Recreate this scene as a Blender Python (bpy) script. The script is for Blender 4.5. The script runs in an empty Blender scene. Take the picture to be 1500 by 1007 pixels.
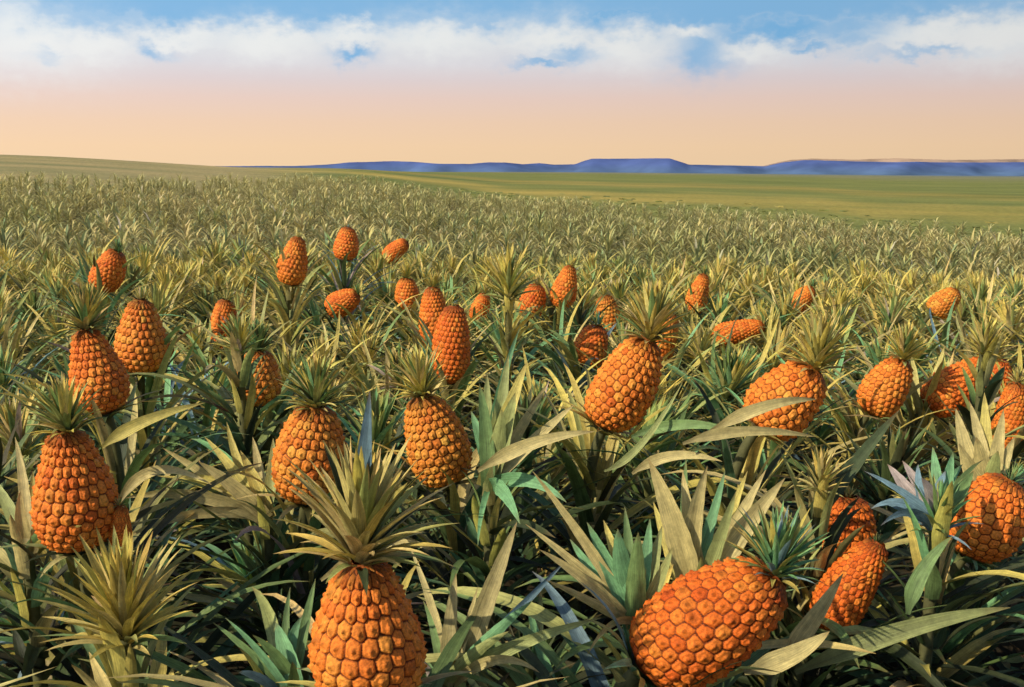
import bpy, math, random
import numpy as np
from mathutils import Vector, Matrix

rng = np.random.default_rng(11)
random.seed(11)
scene = bpy.context.scene
COL = scene.collection
PI = math.pi

# ------------------------------------------------------------------ camera
F = 1600.0
CZ = 1.35
PITCH = math.atan((503.2 - 248.0) / F)
C = np.array([0.0, 0.0, CZ])
RIGHT = np.array([1.0, 0, 0])
FWD = np.array([0, math.cos(PITCH), -math.sin(PITCH)])
UP = np.array([0, math.sin(PITCH), math.cos(PITCH)])
cam = bpy.data.cameras.new("camera")
cam.lens = F / 1500.0 * 36.0
cam.sensor_width = 36.0
cam.clip_start = 0.05
cam.clip_end = 20000
camo = bpy.data.objects.new("camera", cam)
camo.location = C
camo.rotation_euler = (PI / 2 - PITCH, 0, 0)
COL.objects.link(camo)
scene.camera = camo


def at(px, py, d):
    return C + d * (FWD + (px - 750.0) / F * RIGHT + (503.2 - py) / F * UP)


def project(P):
    v = np.atleast_2d(P) - C
    z = v @ FWD
    z = np.where(z < 1e-3, 1e-3, z)
    return 750 + F * (v @ RIGHT) / z, 503.2 - F * (v @ UP) / z, z


# ------------------------------------------------------------------ helpers
def sstep(a, b, x):
    t = np.clip((x - a) / (b - a), 0, 1)
    return t * t * (3 - 2 * t)


def nrm(v):
    v = np.asarray(v, float)
    return v / max(1e-9, np.linalg.norm(v))


class MB:
    """collects strips and grids and becomes one mesh"""
    def __init__(self):
        self.v, self.f, self.c, self.l, self.n = [], [], [], [], 0

    def add(self, v, f, c, l=None):
        v = np.asarray(v, np.float32)
        self.v.append(v)
        self.f.append(np.asarray(f, np.int32) + self.n)
        c = np.asarray(c, np.float32)
        if c.ndim == 1:
            c = np.tile(c, (len(v), 1))
        self.c.append(c)
        self.l.append(np.zeros((len(v), 3), np.float32) if l is None else np.asarray(l, np.float32))
        self.n += len(v)

    def mesh(self, name, mat, origin=(0, 0, 0), smooth=True):
        v = np.concatenate(self.v) - np.asarray(origin, np.float32)
        f = np.concatenate(self.f)
        c = np.concatenate(self.c)
        l = np.concatenate(self.l)
        return raw_mesh(name, v, f, c, l, mat, smooth)


def raw_mesh(name, v, f, c, l, mat, smooth=True):
    k = f.shape[1]
    me = bpy.data.meshes.new(name)
    me.vertices.add(len(v))
    me.vertices.foreach_set("co", v.astype(np.float32).ravel())
    me.loops.add(f.size)
    me.loops.foreach_set("vertex_index", f.astype(np.int32).ravel())
    me.polygons.add(len(f))
    me.polygons.foreach_set("loop_start", np.arange(0, f.size, k, dtype=np.int32))
    me.polygons.foreach_set("loop_total", np.full(len(f), k, np.int32))
    me.polygons.foreach_set("use_smooth", np.full(len(f), smooth, bool))
    a = me.attributes.new("tint", 'FLOAT_COLOR', 'POINT')
    a.data.foreach_set("color", np.concatenate([c, np.ones((len(c), 1), np.float32)], 1).astype(np.float32).ravel())
    if l is not None:
        b = me.attributes.new("luv", 'FLOAT_VECTOR', 'POINT')
        b.data.foreach_set("vector", l.astype(np.float32).ravel())
    me.materials.append(mat)
    me.update()
    return me


def link(name, me, parent=None, loc=(0, 0, 0)):
    o = bpy.data.objects.new(name, me)
    o.location = loc
    COL.objects.link(o)
    if parent is not None:
        o.parent = parent
    return o


def tag(o, label=None, cat=None, group=None, kind=None):
    if label: o["label"] = label
    if cat: o["category"] = cat
    if group: o["group"] = group
    if kind: o["kind"] = kind
    return o


# ------------------------------------------------------------------ materials
def new_mat(name):
    m = bpy.data.materials.new(name)
    m.use_nodes = True
    nt = m.node_tree
    nt.nodes.clear()
    return m, nt, nt.nodes, nt.links


def leaf_material(name, transl=0.18, rough=0.5):
    m, nt, N, L = new_mat(name)
    out = N.new("ShaderNodeOutputMaterial")
    col = N.new("ShaderNodeAttribute"); col.attribute_name = "tint"
    luv = N.new("ShaderNodeAttribute"); luv.attribute_name = "luv"
    sep = N.new("ShaderNodeSeparateXYZ"); L.new(luv.outputs["Vector"], sep.inputs[0])
    vm = N.new("ShaderNodeVectorMath"); vm.operation = 'MULTIPLY'
    vm.inputs[1].default_value = (2.2, 5.0, 37.0)
    L.new(luv.outputs["Vector"], vm.inputs[0])
    n1 = N.new("ShaderNodeTexNoise"); n1.inputs["Scale"].default_value = 1.6
    n1.inputs["Detail"].default_value = 5; n1.inputs["Roughness"].default_value = 0.7
    L.new(vm.outputs[0], n1.inputs["Vector"])
    r1 = N.new("ShaderNodeMapRange"); r1.inputs[1].default_value = 0.3; r1.inputs[2].default_value = 0.7
    r1.inputs[3].default_value = 0.55; r1.inputs[4].default_value = 1.3
    L.new(n1.outputs["Fac"], r1.inputs[0])
    # blotches in object space
    tc = N.new("ShaderNodeTexCoord")
    n2 = N.new("ShaderNodeTexNoise"); n2.inputs["Scale"].default_value = 55
    n2.inputs["Detail"].default_value = 4; n2.inputs["Roughness"].default_value = 0.75
    L.new(tc.outputs["Object"], n2.inputs["Vector"])
    r2 = N.new("ShaderNodeMapRange"); r2.inputs[1].default_value = 0.3; r2.inputs[2].default_value = 0.7
    r2.inputs[3].default_value = 0.7; r2.inputs[4].default_value = 1.2
    L.new(n2.outputs["Fac"], r2.inputs[0])
    mu = N.new("ShaderNodeMath"); mu.operation = 'MULTIPLY'
    L.new(r1.outputs[0], mu.inputs[0]); L.new(r2.outputs[0], mu.inputs[1])
    mx = N.new("ShaderNodeMix"); mx.data_type = 'RGBA'; mx.blend_type = 'MULTIPLY'
    mx.inputs["Factor"].default_value = 1.0
    L.new(col.outputs["Color"], mx.inputs[6])
    L.new(mu.outputs[0], mx.inputs[7])
    # dry brown tip
    rt = N.new("ShaderNodeMapRange"); rt.inputs[1].default_value = 0.86; rt.inputs[2].default_value = 1.0
    L.new(sep.outputs[0], rt.inputs[0])
    rtm = N.new("ShaderNodeMath"); rtm.operation = 'MULTIPLY'; rtm.inputs[1].default_value = 0.6
    L.new(rt.outputs[0], rtm.inputs[0])
    tip = N.new("ShaderNodeMix"); tip.data_type = 'RGBA'
    L.new(rtm.outputs[0], tip.inputs["Factor"])
    L.new(mx.outputs[2], tip.inputs[6]); tip.inputs[7].default_value = (0.20, 0.11, 0.035, 1)
    bs = N.new("ShaderNodeBsdfPrincipled")
    bs.inputs["Roughness"].default_value = rough
    bs.inputs["Specular IOR Level"].default_value = 0.3
    L.new(tip.outputs[2], bs.inputs["Base Color"])
    bp = N.new("ShaderNodeBump"); bp.inputs["Strength"].default_value = 0.5; bp.inputs["Distance"].default_value = 0.003
    L.new(n1.outputs["Fac"], bp.inputs["Height"]); L.new(bp.outputs[0], bs.inputs["Normal"])
    tr = N.new("ShaderNodeBsdfTranslucent"); L.new(tip.outputs[2], tr.inputs["Color"])
    ms = N.new("ShaderNodeMixShader"); ms.inputs[0].default_value = transl
    L.new(bs.outputs[0], ms.inputs[1]); L.new(tr.outputs[0], ms.inputs[2])
    L.new(ms.outputs[0], out.inputs[0])
    return m


def tint_material(name, rough=0.6, spec=0.3, nscale=60.0, lo=0.7, hi=1.25, bump=0.4, bdist=0.004):
    m, nt, N, L = new_mat(name)
    out = N.new("ShaderNodeOutputMaterial")
    col = N.new("ShaderNodeAttribute"); col.attribute_name = "tint"
    tc = N.new("ShaderNodeTexCoord")
    n2 = N.new("ShaderNodeTexNoise"); n2.inputs["Scale"].default_value = nscale
    n2.inputs["Detail"].default_value = 6; n2.inputs["Roughness"].default_value = 0.72
    L.new(tc.outputs["Object"], n2.inputs["Vector"])
    r2 = N.new("ShaderNodeMapRange"); r2.inputs[1].default_value = 0.3; r2.inputs[2].default_value = 0.7
    r2.inputs[3].default_value = lo; r2.inputs[4].default_value = hi
    L.new(n2.outputs["Fac"], r2.inputs[0])
    mx = N.new("ShaderNodeMix"); mx.data_type = 'RGBA'; mx.blend_type = 'MULTIPLY'
    mx.inputs["Factor"].default_value = 1.0
    L.new(col.outputs["Color"], mx.inputs[6]); L.new(r2.outputs[0], mx.inputs[7])
    bs = N.new("ShaderNodeBsdfPrincipled")
    bs.inputs["Roughness"].default_value = rough
    bs.inputs["Specular IOR Level"].default_value = spec
    L.new(mx.outputs[2], bs.inputs["Base Color"])
    bp = N.new("ShaderNodeBump"); bp.inputs["Strength"].default_value = bump; bp.inputs["Distance"].default_value = bdist
    L.new(n2.outputs["Fac"], bp.inputs["Height"]); L.new(bp.outputs[0], bs.inputs["Normal"])
    L.new(bs.outputs[0], out.inputs[0])
    return m


M_LEAF = leaf_material("pineapple_leaf")
M_CROWN = leaf_material("pineapple_crown_leaf", 0.12, 0.55)
M_FRUIT = tint_material("pineapple_rind", 0.62, 0.22, 170, 0.62, 1.3, 0.8, 0.003)
M_STEM = tint_material("pineapple_stem", 0.7, 0.2, 60)
M_GROUND = tint_material("field_soil_and_crops", 0.95, 0.1, 3.0, 0.55, 1.4, 0.8, 0.03)
_nt = M_GROUND.node_tree
_bs = next(n for n in _nt.nodes if n.type == 'BSDF_PRINCIPLED')
_src = _bs.inputs["Base Color"].links[0].from_socket
_tc = next(n for n in _nt.nodes if n.type == 'TEX_COORD')
_mp = _nt.nodes.new("ShaderNodeMapping"); _mp.inputs["Scale"].default_value = (.022, .05, .03)
_nt.links.new(_tc.outputs["Object"], _mp.inputs["Vector"])
_n = _nt.nodes.new("ShaderNodeTexNoise"); _n.inputs["Scale"].default_value = 1.0; _n.inputs["Detail"].default_value = 9; _n.inputs["Roughness"].default_value = .68
_nt.links.new(_mp.outputs[0], _n.inputs["Vector"])
_cr = _nt.nodes.new("ShaderNodeValToRGB")
_cr.color_ramp.elements[0].position = .32; _cr.color_ramp.elements[0].color = (.62, .70, .62, 1)
_cr.color_ramp.elements[1].position = .68; _cr.color_ramp.elements[1].color = (1.5, 1.22, 1.2, 1)
_nt.links.new(_n.outputs["Fac"], _cr.inputs[0])
_m = _nt.nodes.new("ShaderNodeMix"); _m.data_type = 'RGBA'; _m.blend_type = 'MULTIPLY'; _m.inputs["Factor"].default_value = 1
_nt.links.new(_src, _m.inputs[6]); _nt.links.new(_cr.outputs[0], _m.inputs[7])
_nt.links.new(_m.outputs[2], _bs.inputs["Base Color"])
M_LITTER = leaf_material("dry_leaf_litter", 0.05, 0.8)
M_FAR = leaf_material("far_leaf", 0.25, 0.7)

# leaf palette (linear base colours)
TAN = np.array([0.60, 0.50, 0.20])
YEL = np.array([0.63, 0.53, 0.135])
OLV = np.array([0.39, 0.43, 0.15])
GRN = np.array([0.19, 0.30, 0.10])
DRK = np.array([0.055, 0.075, 0.032])
MNT = np.array([0.20, 0.42, 0.19])
BLU = np.array([0.22, 0.36, 0.42])
PNK = np.array([0.46, 0.38, 0.34])
SET_OLIVE = ([TAN, YEL, OLV, GRN, DRK, MNT, PNK], [.20, .30, .24, .13, .07, .04, .02])
SET_YELLOW = ([TAN, YEL, OLV, GRN], [.25, .5, .2, .05])
SET_GREEN = ([YEL, OLV, GRN, DRK, MNT], [.15, .22, .3, .13, .20])
SET_TAN = ([TAN, YEL, OLV, DRK], [.6, .2, .15, .05])
SET_TEAL = ([MNT, GRN, BLU, OLV, YEL], [.38, .22, .12, .14, .14])
SET_BLUE = ([BLU, PNK, MNT, OLV, GRN], [.36, .2, .2, .12, .12])
SET_DARK = ([DRK, DRK * np.array([1.2, .85, .8]), GRN * .6, OLV * .55, MNT * .5], [.32, .12, .28, .13, .15])  # dimmed leaf tones, also used to paint shade low in near plants


def pick(pal):
    i = rng.choice(len(pal[0]), p=np.array(pal[1]) / sum(pal[1]))
    return pal[0][i] * rng.uniform(0.78, 1.2) * rng.normal(1, 0.04, 3)


# ------------------------------------------------------------------ fruits: px, py, width px, length px, tilt deg (clockwise), extra
FR = [
 # key, px, py, w, l, tilt, crown height (m), crown tilt, palette, label
 ("a", 535, 925, 172, 226, -3, .165, 4, SET_TAN, "big upright fruit at the bottom edge, tall tan crown with a bluish spike on top"),
 ("b", 1038, 910, 150, 246, 52, .105, 4, SET_TEAL, "big orange fruit lying tilted at the bottom edge, short green crown to its right"),
 ("c", 109, 716, 120, 186, 0, .105, -6, SET_OLIVE, "large upright orange fruit with bushy olive crown, lowest fruit at the left edge"),
 ("c2", 176, 776, 34, 80, 4, .02, 0, SET_OLIVE, "thin orange sliver of fruit just right of the large fruit at the left edge"),
 ("d", 455, 664, 104, 150, 9, .115, 0, SET_OLIVE, "upright orange fruit under a round dull green crown, left of the left leaning fruit"),
 ("e", 638, 643, 92, 142, -15, .12, -12, SET_YELLOW, "orange fruit leaning left under a yellow crown, beside tall mint green leaves"),
 ("f", 918, 562, 92, 150, 26, .15, 6, SET_YELLOW, "long orange fruit leaning right under a wide yellow crown, right of centre"),
 ("f2", 968, 505, 44, 100, 18, .06, 20, SET_YELLOW, "dark fruit showing just behind the long fruit with the wide yellow crown"),
 ("g", 1152, 584, 96, 122, 42, .135, 4, SET_YELLOW, "plump orange fruit tilted right and crossed by a long tan leaf, feathery yellow crown"),
 ("h", 1298, 566, 66, 94, 28, .13, 2, SET_YELLOW, "small tilted fruit with feathery crown, right of the plump fruit crossed by a leaf"),
 ("i", 1402, 563, 64, 112, 48, .12, 12, SET_YELLOW, "pointed orange fruit lying tilted above tan upright leaves near the right edge"),
 ("j", 1460, 552, 46, 56, 0, .04, 0, SET_YELLOW, "small round fruit touching the right edge, behind the pointed tilted fruit"),
 ("k", 1480, 612, 46, 110, 4, .04, 0, SET_TAN, "narrow orange fruit cut by the right edge, below the small round fruit"),
 ("l", 1448, 758, 104, 132, 25, .05, 30, SET_TEAL, "bright orange fruit cut by the right edge, beside the pale blue leaved plant"),
 ("m", 1236, 768, 92, 92, 4, .03, 0, SET_TAN, "stubby red orange fruit right of the short green crown, above a darker fruit"),
 ("n", 1244, 858, 76, 160, 26, .02, 0, SET_DARK, "long shaded red orange fruit below the stubby fruit, partly covered by leaves"),
 ("o", 141, 543, 84, 130, -9, .125, 3, SET_OLIVE, "large orange fruit leaning left under a broad olive crown, above the left edge fruit"),
 ("p", 207, 492, 76, 112, 6, .05, 0, SET_OLIVE, "orange fruit at the right side of the broad olive crown, upper left"),
 ("p2", 226, 518, 40, 60, 62, .02, 60, SET_OLIVE, "small fruit poking out sideways beneath the fruit beside the broad olive crown"),
 ("q", 160, 397, 46, 68, 30, .05, 0, SET_GREEN, "hazy orange fruit, the farthest one at the left side of the field"),
 ("r", 430, 382, 46, 74, 14, .03, 0, SET_YELLOW, "pointed fruit standing clear of the leaves, left of the farthest fruit"),
 ("s", 508, 357, 36, 50, 10, .03, 0, SET_BLUE, "the farthest orange fruit, just above a patch of bluish leaves"),
 ("t", 580, 367, 27, 44, 50, .03, 0, SET_YELLOW, "tiny sideways orange fruit just right of the farthest fruit"),
 ("u", 502, 443, 38, 54, 62, .04, 0, SET_GREEN, "small half hidden sideways fruit below the patch of bluish leaves"),
 ("v", 328, 476, 42, 78, 10, .07, 30, SET_OLIVE, "narrow orange fruit partly covered by a feathery rosette on its right, left of centre"),
 ("w", 378, 553, 70, 84, 6, .10, 0, SET_GREEN, "squat dark topped fruit behind the upright fruit with the round dull green crown"),
 ("x", 596, 430, 36, 48, 0, .105, 0, SET_YELLOW, "small round fruit with thin upright crown, left of the tall overlapping pair"),
 ("y", 636, 466, 46, 96, -4, .085, 20, SET_YELLOW, "brightly lit orange fruit, the back left one of the tall overlapping central pair"),
 ("z", 661, 504, 56, 118, 3, .02, 0, SET_OLIVE, "long dark orange fruit, the front one of the tall overlapping central pair"),
 ("aa", 704, 450, 28, 44, 20, .03, 0, SET_YELLOW, "tiny orange fruit just right of the tall overlapping central pair"),
 ("ab", 781, 440, 38, 50, 16, .04, 0, SET_YELLOW, "small orange fruit just left of the upright fruit below the pale leaf fan"),
 ("ac", 828, 420, 38, 66, 14, .03, 30, SET_YELLOW, "slim upright orange fruit in the upper centre, right of the pale leaf fan"),
 ("ad", 890, 462, 40, 62, -12, .03, 0, SET_YELLOW, "dark red orange fruit wedged behind the small fruit ringed by green leaves"),
 ("ae", 866, 506, 50, 64, 18, .03, 0, SET_TEAL, "small orange fruit ringed by green leaves, left of the wide yellow crown"),
 ("af", 1023, 430, 34, 62, 14, .03, 0, SET_GREEN, "ragged dark orange fruit just right of the wide yellow crown"),
 ("ag", 1080, 486, 36, 80, 76, .03, 40, SET_OLIVE, "orange fruit lying almost flat, above the plump fruit crossed by a leaf"),
 ("ah", 1175, 438, 32, 46, 42, .04, 0, SET_GREEN, "small dull red fruit in dark leaves, above and right of the flat lying fruit"),
 ("ai", 1383, 443, 38, 52, 44, .04, 0, SET_YELLOW, "small orange fruit alone in the yellow leaves at far right"),
]


class Fruit: pass


FRUITS = []
for r in FR:
    o = Fruit()
    o.key, o.px, o.py, o.w, o.l, o.tilt, o.ch, o.ct, o.pal, o.label = r
    wr = 0.155
    d = F * wr / o.w
    for _ in range(8):
        P = at(o.px, o.py, d)
        z = min(max(P[2], 0.42 if o.key == 'c2' else 0.50), 0.88)
        if abs(P[2] - z) < 1e-3: break
        k = (CZ - z) / (CZ - P[2])
        d *= k
    # overlapping pairs: the front one must really be in front
    d *= {"c2": .73, "f2": 1.06, "p2": 1.0, "y": 1.03, "z": 0.95, "j": 1.06, "ad": 1.06, "ae": .98, "m": 1.04, "n": 1.0, "o": .97, "p": 1.05}.get(o.key, 1.0)
    o.d = d
    o.P = at(o.px, o.py, d)
    o.W = o.w * d / F
    o.L = o.l * d / F
    t = math.radians(o.tilt)
    o.axis = nrm(math.cos(t) * np.array([0, 0, 1.0]) + math.sin(t) * RIGHT + np.array([0, -0.10, 0]))
    o.B = o.P - o.axis * o.L * 0.5
    o.T = o.P + o.axis * o.L * 0.5
    FRUITS.append(o)
FD = {o.key: o for o in FRUITS}


def hides_fruit(pts, allow=0.0, grow=0.92, crown=True):
    x, y, z = project(pts)
    for o in FRUITS:
        t = math.radians(o.tilt)
        m = z < o.d + 0.04
        if not m.any(): continue
        dx, dy = x - o.px, y - o.py
        a = dx * math.cos(t) + dy * math.sin(t)
        b = dx * math.sin(t) - dy * math.cos(t)
        small = o.w < 60
        gw = grow * (.72 if small else 1)
        inside = m & ((a / (o.w * 0.5 * gw)) ** 2 + ((b - o.l * .10) / (o.l * 0.5 * gw)) ** 2 < 1) & (b > -o.l * (.14 if small else .26))
        if inside.sum() > allow: return True
        if crown and o.ch > 0.06:
            hpx = o.ch * F / o.d
            tx, ty, _ = project(o.T)
            ins = m & (np.abs(x - tx) < hpx * 0.5) & (y < ty + 5) & (y > ty - hpx)
            if ins.sum() > 1: return True
    return False


# ------------------------------------------------------------------ leaf shapes
def strip(mb, P, width, col, up=(0, 0, 1), chan=0.32, twist=0.0, tipcol=None, wprof=None, rnd=None, teeth=0.0, hires=False):
    """a channelled strap leaf along the centre line P"""
    n = len(P)
    s = np.linspace(0, 1, n)
    T = np.gradient(P, axis=0)
    T /= np.maximum(1e-9, np.linalg.norm(T, axis=1, keepdims=True))
    S = np.cross(T, np.asarray(up, float))
    ln = np.linalg.norm(S, axis=1, keepdims=True)
    S = np.where(ln > 1e-4, S / np.maximum(ln, 1e-9), np.array([1.0, 0, 0]))
    # steady the side vector
    for i in range(1, n):
        if np.dot(S[i], S[i - 1]) < 0: S[i] = -S[i]
    Nn = np.cross(S, T)
    if Nn[n // 2][2] < 0: Nn = -Nn
    tw = twist * s[:, None]
    S2 = S * np.cos(tw) + Nn * np.sin(tw)
    N2 = -S * np.sin(tw) + Nn * np.cos(tw)
    if wprof is None:
        w = width * 0.5 * (0.72 + 0.28 * np.sin(np.clip(s * 2.2, 0, 1) * PI / 2)) * np.power(np.clip(1 - s ** 1.9, 0, 1), 0.8)
    else:
        w = width * 0.5 * wprof(s)
    w = np.maximum(w, 0.0004)
    if teeth > 0:
        w = w * (1 + teeth * np.where(np.arange(n) % 2 == 0, 1, -1) * (s < .95))
    rows = []
    across = (-1, -0.45, 0, 0.45, 1) if hires else (-1, 0, 1)
    for a in across:
        rows.append(P + S2 * (a * w)[:, None] + N2 * (chan * w * (abs(a) ** 1.6))[:, None])
    k = len(across)
    V = np.stack(rows, 1).reshape(-1, 3)
    f = []
    for i in range(n - 1):
        for j in range(k - 1):
            q = i * k + j
            f.append((q, q + 1, q + k + 1, q + k))
    col = np.asarray(col)
    tc = col * 1.05 if tipcol is None else tipcol
    cc = col[None] * (1 - s[:, None]) + np.asarray(tc)[None] * s[:, None]
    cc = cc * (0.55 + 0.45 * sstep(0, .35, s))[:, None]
    Cc = np.repeat(cc[:, None, :], k, 1)
    for j, a in enumerate(across):
        if a == 0: Cc[:, j] *= 0.86
    rnd = rng.uniform(0, 1) if rnd is None else rnd
    Lv = np.zeros((n, k, 3)); Lv[:, :, 0] = s[:, None]; Lv[:, :, 1] = np.array(across)[None]; Lv[:, :, 2] = rnd
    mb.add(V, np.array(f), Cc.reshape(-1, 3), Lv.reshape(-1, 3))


def arc(base, az, el, length, droop, n=9, sway=0.0):
    """centre line that leaves base at elevation el and bends down by droop"""
    s = np.linspace(0, 1, n)
    e = el - droop * s ** 1.4
    a = az + sway * s ** 1.5
    d = np.stack([np.cos(e) * np.sin(a), np.cos(e) * np.cos(a), np.sin(e)], 1)
    st = (d[:-1] + d[1:]) * 0.5 * (length / (n - 1))
    return np.concatenate([[base], base + np.cumsum(st, 0)])


def bez(p0, p1, p2, n=12):
    t = np.linspace(0, 1, n)[:, None]
    return (1 - t) ** 2 * p0 + 2 * t * (1 - t) * p1 + t * t * p2


def crown(mb, base, axis, H, Wd, pal, n=60, spread=1.0, seg=7, lean=None):
    axis = nrm(axis)
    a1 = nrm(np.cross(axis, [0.31, 0.9, 0.2])); a2 = np.cross(axis, a1)
    for k in range(n):
        fr = (k + 0.5) / n
        ang = k * 2.39996 + rng.normal(0, .12)
        rad = a1 * math.cos(ang) + a2 * math.sin(ang)
        el = math.radians(8 + 78 * fr ** 0.8) + rng.normal(0, .07)
        ln = H * (0.30 + 0.52 * math.sin(PI * min(1, fr * 0.9 + .08)) ** 0.8) * rng.uniform(.85, 1.12)
        bend = (0.75 - 0.9 * fr) * rng.uniform(.7, 1.2) * spread
        b0 = base + axis * (H * 0.38 * fr) + rad * Wd * 0.13 * (1 - fr * .8)
        s = np.linspace(0, 1, seg)
        # outer leaves first go up, then curl outward
        e = el + 0.28 - bend * s
        d = np.cos(e)[:, None] * rad + np.sin(e)[:, None] * axis
        st = (d[:-1] + d[1:]) * .5 * (ln / (seg - 1))
        P = np.concatenate([[b0], b0 + np.cumsum(st, 0)])
        c = pick(pal) * 1.2
        strip(mb, P, H * rng.uniform(.085, .135), c, up=axis, chan=0.45, tipcol=c * np.array([1.15, 1.05, .85]))


def fruit_mesh(W, L, res_u, res_v, n_around, seed, name, taper=.1):
    r = np.random.default_rng(seed)
    v = np.linspace(0, 1, res_v)
    th = np.linspace(0, 2 * PI, res_u, endpoint=False)
    # profile: rounded base, widest at 38 %, narrower shoulder
    kt = np.array([0, .02, .06, .13, .24, .38, .52, .66, .78, .87, .94, .98, 1.0])
    kr = np.array([.10, .42, .66, .84, .96, 1.0, .985, .92, .82, .70, .55, .40, .20])
    kr = kr * (1 - taper * sstep(.25, .9, kt)) * (1 + r.normal(0, .012, len(kr)))
    from_t = np.linspace(0, 1, 400)
    pr = np.interp(from_t, kt, kr)
    ker = np.ones(17) / 17
    prp = np.concatenate([pr[8:0:-1], pr, pr[-2:-10:-1]])
    prs = np.convolve(prp, ker, 'valid')
    rad = np.interp(v, from_t, prs) * W * 0.5
    zz = v * L
    cell = PI * W * 0.93 / n_around
    rows = max(5, int(round(L * 1.05 / (cell * 0.866))))
    rho = (v + 0.03 * np.sin(2 * PI * v)) * rows          # row coordinate
    TH, RHO = np.meshgrid(th, rho)
    X = TH / (2 * PI) * n_around
    skew = 0.16 if seed % 2 else -0.16
    jx = r.normal(0, .07, (rows + 4, n_around)); jy = r.normal(0, .06, (rows + 4, n_around))
    hgt = r.normal(1, .16, (rows + 4, n_around)); hue = r.normal(0, 1, (rows + 4, n_around))
    f1 = np.full(X.shape, 9.0); f2 = np.full(X.shape, 9.0)
    ih = np.zeros(X.shape); iu = np.zeros(X.shape); dyb = np.zeros(X.shape); dxb = np.zeros(X.shape)
    i0 = np.floor(RHO).astype(int)
    for di in (-1, 0, 1, 2):
        ii = i0 + di
        off = (ii % 2) * 0.5 + skew * ii
        jj0 = np.round(X - off).astype(int)
        for dj in (-1, 0, 1):
            jj = jj0 + dj
            ri = np.clip(ii + 1, 0, rows + 3); cj = jj % n_around
            dx = X - (jj + off + jx[ri, cj]); dy = (RHO - (ii + jy[ri, cj])) * 0.9
            dd = np.sqrt(dx * dx + dy * dy)
            nw = dd < f1
            f2 = np.where(nw, f1, np.minimum(f2, dd))
            ih = np.where(nw, hgt[ri, cj], ih); iu = np.where(nw, hue[ri, cj], iu)
            dyb = np.where(nw, dy, dyb); dxb = np.where(nw, dx, dxb)
            f1 = np.where(nw, dd, f1)
    e = f2 - f1
    plate = sstep(0.0, 0.30, e)
    dome = np.clip(1 - (f1 / .62) ** 2, 0, 1)
    hook = np.exp(-(f1 / .13) ** 2)
    brow = sstep(-.05, .35, dyb) * plate
    amp = W * 0.024
    tri = np.clip(1 - np.abs(dxb) * 3.2 / np.clip(.5 - dyb, .08, 1), 0, 1) * (dyb < .12) * plate
    end = sstep(0, .07, v)[:, None] * sstep(0, .06, 1 - v)[:, None]
    disp = amp * end * (plate * .95 + dome * .18 * ih + hook * .75 * ih - brow * .30 + tri * .45 * ih + r.normal(0, .07, X.shape))
    R = rad[:, None] * (1 + 0.02 * np.sin(TH * 2 + seed)) + disp - amp * .8
    R = np.maximum(R, W * 0.02)
    bow = (v - .5) ** 2 * L * r.uniform(-.12, .12)
    V = np.stack([R * np.cos(TH) + bow[:, None], R * np.sin(TH), np.repeat(zz[:, None], res_u, 1)], 2).reshape(-1, 3)
    fv = r.normal(0, 1)
    dark = np.array([0.10, 0.018, 0.005]); org = np.array([0.90, 0.225, 0.026]); gold = np.array([0.95, 0.38, 0.055]); red = np.array([0.72, 0.13, 0.014])
    k = sstep(0.025, .17 , e + r.normal(0, .025, X.shape))[..., None]
    tone = np.clip(iu * .35, -1, 1)[..., None]
    face = org + np.where(tone > 0, (gold - org) * tone, (red - org) * (-tone))
    face = face * (1 - .30 * np.exp(-((f1 - .30) / .07) ** 2)[..., None] * .6)
    face = face * (1 - .62 * np.exp(-(f1 / .10) ** 2)[..., None])
    face = face * np.array([1 - .05 * abs(fv), 1 + .11 * fv, 1 + .15 * fv])
    brown = (r.uniform(0, 1, X.shape) < .0)[..., None]
    face = face * (1 - .30 * ((ih > 1.24) * np.exp(-((f1 - .15) / .2) ** 2))[..., None])
    face = face * (1 + .16 * tri[..., None]) * r.normal(1, .09, X.shape)[..., None]
    cc = dark + (face - dark) * k
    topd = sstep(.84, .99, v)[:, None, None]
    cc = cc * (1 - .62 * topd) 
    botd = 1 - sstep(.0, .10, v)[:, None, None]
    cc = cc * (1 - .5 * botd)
    q = []
    a = np.arange(res_v - 1)[:, None] * res_u; b = np.arange(res_u)[None]
    b1 = (b + 1) % res_u
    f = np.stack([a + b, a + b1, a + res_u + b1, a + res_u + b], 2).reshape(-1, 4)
    return raw_mesh(name, V, f, cc.reshape(-1, 3), None, M_FRUIT)


def tube(mb, P, r0, r1, col, sides=8):
    P = np.asarray(P); n = len(P)
    T = np.gradient(P, axis=0); T /= np.linalg.norm(T, axis=1, keepdims=True)
    A = np.cross(T, [0.2, 0.97, 0.1]); A /= np.linalg.norm(A, axis=1, keepdims=True)
    B = np.cross(T, A)
    th = np.linspace(0, 2 * PI, sides, endpoint=False)
    rr = np.linspace(r0, r1, n)
    V = P[:, None] + rr[:, None, None] * (np.cos(th)[None, :, None] * A[:, None] + np.sin(th)[None, :, None] * B[:, None])
    f = []
    for i in range(n - 1):
        for j in range(sides):
            f.append((i * sides + j, i * sides + (j + 1) % sides, (i + 1) * sides + (j + 1) % sides, (i + 1) * sides + j))
    mb.add(V.reshape(-1, 3), f, col)


# ------------------------------------------------------------------ terrain height
DS = np.array([6, 20, 38, 55, 100, 150, 300, 700, 1500, 3000, 9000.])
AZ = np.array([-.44, -.17, 0.0, .43])
HT = np.array([
    [0, .10, .50, .90, 1.9, 3.2, 2.6, 0, -3, -5, -12],
    [0, .05, .15, .25, .60, 1.15, 1.7, .9, -2, -5, -12],
    [0, -.20, -.42, -.57, -.60, -.60, -.8, -1.3, -2.4, -5, -12],
    [0, -.42, -1.05, -1.3, -1.6, -2.0, -3.1, -4.8, -8, -14, -30.]])


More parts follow.
